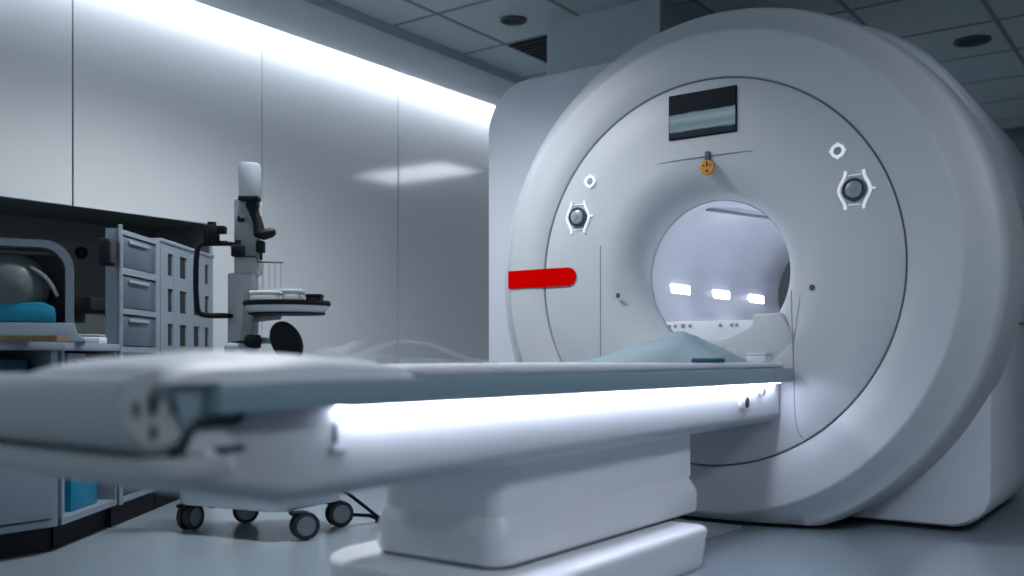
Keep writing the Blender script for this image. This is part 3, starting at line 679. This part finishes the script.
for c in cols:
    for r in rows:
        bm = B(); box(bm, c[0] + 0.004, c[1] - 0.004, 0.008, D2 - 0.015, r[0] + 0.001, r[1] - 0.006, 0.003, 1); obj('slot_box', bm, M_slot, rk)
bm = B(); box(bm, -0.001, w3 + 0.005, -0.006, D2, H2, H2 + 0.018, 0.003, 2); obj('top', bm, M_cab, rk)
# black handset on the post of the tower, knob and rail on the niche wall
t = thing('wall_phone', 'black handset box mounted on the post of the drawer tower', 'handset', (*dw(0.47, 0.02), 1.13), DA)
bm = B(); box(bm, -0.05, 0.04, -0.02, 0.02, 0.0, 0.115, 0.008, 2); obj('body', bm, M_black, t)
bm = B(); box(bm, -0.045, 0.0, -0.035, -0.02, 0.01, 0.105, 0.006, 2); obj('receiver', bm, M_dark, t)
t = thing('wall_dial', 'round dark dial on the back of the recess above the worktop', 'dial', (-5.198, 3.02, 1.33))
bm = B(); lathe(bm, [(0, 0.0), (0.035, 0.0), (0.032, 0.02), (0.018, 0.03), (0, 0.032)], 24, 'X'); obj('body', bm, M_black, t)
t = thing('wall_rail', 'dark equipment rail with blocks along the back of the recess', 'rail', (-5.198, 3.0, 1.02))
bm = B(); box(bm, 0.0, 0.03, -0.8, 0.48, -0.012, 0.055, 0.004, 2); obj('rail', bm, M_dark, t)
for y in (-0.33, -0.02, 0.22):
    bm = B(); box(bm, 0.03, 0.07, y - 0.06, y + 0.06, -0.03, 0.06, 0.006, 2); obj('block', bm, M_black, t)
# head coil on the worktop
hc = thing('head_coil', 'white arched coil housing with dark dome and teal pad on the worktop', 'coil', (-3.785, 1.925, 0.7955), math.radians(60))
def arch_pts(hw, h, r, zb=0.0, n=10):
    pts = [(-hw, zb), (-hw, h - r)]
    for k in range(1, n + 1): a = PI - k / n * PI / 2; pts.append((-hw + r + r * math.cos(a), h - r + r * math.sin(a)))
    for k in range(1, n + 1): a = PI / 2 - k / n * PI / 2; pts.append((hw - r + r * math.cos(a), h - r + r * math.sin(a)))
    pts.append((hw, zb)); return pts
o_ = arch_pts(0.212, 0.395, 0.11, 0.055); i_ = arch_pts(0.182, 0.367, 0.09, 0.055)
bm = B()
def ring_pts(bm, O, I, y0, y1):
    n = len(O); vo = [[bm.verts.new((a, y, b)) for a, b in O] for y in (y0, y1)]; vi = [[bm.verts.new((a, y, b)) for a, b in I] for y in (y0, y1)]
    for k in range(n - 1):
        bm.faces.new((vo[0][k], vo[0][k + 1], vo[1][k + 1], vo[1][k])); bm.faces.new((vi[0][k], vi[0][k + 1], vi[1][k + 1], vi[1][k]))
        bm.faces.new((vo[0][k], vo[0][k + 1], vi[0][k + 1], vi[0][k])); bm.faces.new((vo[1][k], vo[1][k + 1], vi[1][k + 1], vi[1][k]))
    for k in (0, n - 1): bm.faces.new((vo[0][k], vo[1][k], vi[1][k], vi[0][k]))
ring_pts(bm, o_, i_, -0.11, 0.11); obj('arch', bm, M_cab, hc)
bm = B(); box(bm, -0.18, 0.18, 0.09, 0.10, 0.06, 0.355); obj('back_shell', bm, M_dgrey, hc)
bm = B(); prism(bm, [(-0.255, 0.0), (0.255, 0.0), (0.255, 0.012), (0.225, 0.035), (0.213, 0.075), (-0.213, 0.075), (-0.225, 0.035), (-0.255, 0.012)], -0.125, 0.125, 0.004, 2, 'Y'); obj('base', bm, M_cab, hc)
# dark dome
bm = B()
prof = [(0.135 * math.cos(a), 0.135 * math.sin(a)) for a in [PI / 2 * k / 10 for k in range(10)]] + [(0, 0.135)]
lathe(bm, [(0.135, -0.01)] + prof, 36, 'Y', (-0.03, 0.0, 0.215), mtx=Matrix.Rotation(PI, 4, 'Z') @ Matrix.Translation((0.04, 0.0, 0))); obj('dome', bm, mat('smoky_grey', (0.10, 0.12, 0.125), 0.35, var=0.3), hc)
bm = B(); tube(bm, [(-0.16, -0.10, 0.14), (-0.09, -0.10, 0.165), (-0.055, -0.105, 0.14), (-0.05, -0.10, 0.105)], 0.012, 10, None, 2); obj('strap', bm, M_grey, hc)
pts = [(-0.175, 0.195), (-0.14, 0.215), (-0.09, 0.17), (-0.04, 0.150), (0.02, 0.150), (0.10, 0.155), (0.145, 0.135), (0.15, 0.078), (-0.175, 0.078)]
bm = B(); prism(bm, pts, -0.120, -0.02, 0.008, 2, 'Y'); pd = obj('pad', bm, M_teal, hc); pd['label'] = 'teal foam pad'
bm = B(); tube(bm, [(0.06, -0.10, 0.29), (0.12, -0.105, 0.25), (0.155, -0.10, 0.18)], 0.007, 8, None, 2); obj('inner_rib', bm, M_grey, hc)
t = thing('wooden_tray', 'shallow wooden tray lying on the worktop in front of the coil', 'tray', (-3.62, 1.74, 0.7955), math.radians(35.9))
bm = B(); box(bm, -0.02, 0.28, -0.05, 0.035, 0, 0.010, 0.002, 1); obj('base', bm, M_wood, t)
bm = B(); box(bm, -0.02, 0.28, -0.05, -0.04, 0.010, 0.022); box(bm, -0.02, 0.28, 0.025, 0.035, 0.010, 0.022); box(bm, -0.02, -0.01, -0.04, 0.025, 0.010, 0.022); box(bm, 0.27, 0.28, -0.04, 0.025, 0.010, 0.022); obj('rim', bm, M_wood, t)
t = thing('instrument_case', 'flat pale case on the worktop right of the coil', 'case', (-3.86, 2.27, 0.7955), math.radians(35.9))
bm = B(); box(bm, -0.07, 0.07, -0.04, 0.04, 0, 0.028, 0.005, 2); obj('body', bm, M_white, t)
bm = B(); box(bm, -0.065, 0.065, -0.035, 0.035, 0.028, 0.040, 0.005, 2); obj('lid', bm, M_grey, t)

# ------------------------------------------------------------------ world, camera
w = bpy.data.worlds.new('world'); scene.world = w; w.use_nodes = True
bg = w.node_tree.nodes['Background']; bg.inputs[0].default_value = (0.50, 0.64, 0.72, 1); bg.inputs[1].default_value = 0.45

cam = bpy.data.cameras.new('camera'); co = bpy.data.objects.new('camera', cam); COL.objects.link(co)
co.location = (0, 0, CAMZ); co.rotation_euler = (PI / 2, 0, math.radians(35.9))
cam.sensor_width = 36; cam.lens = 971 / 1024 * 36; cam.shift_y = (357 - 288) / 1024
cam.clip_start = 0.05
cam.dof.use_dof = True; cam.dof.focus_distance = 4.5; cam.dof.aperture_fstop = 1.05
scene.camera = co
vs = scene.view_settings; vs.view_transform = 'Standard'; vs.look = 'None'; vs.gamma = 1; vs.use_curve_mapping = False; vs.exposure = 0.75
scene.cycles.use_denoising = True
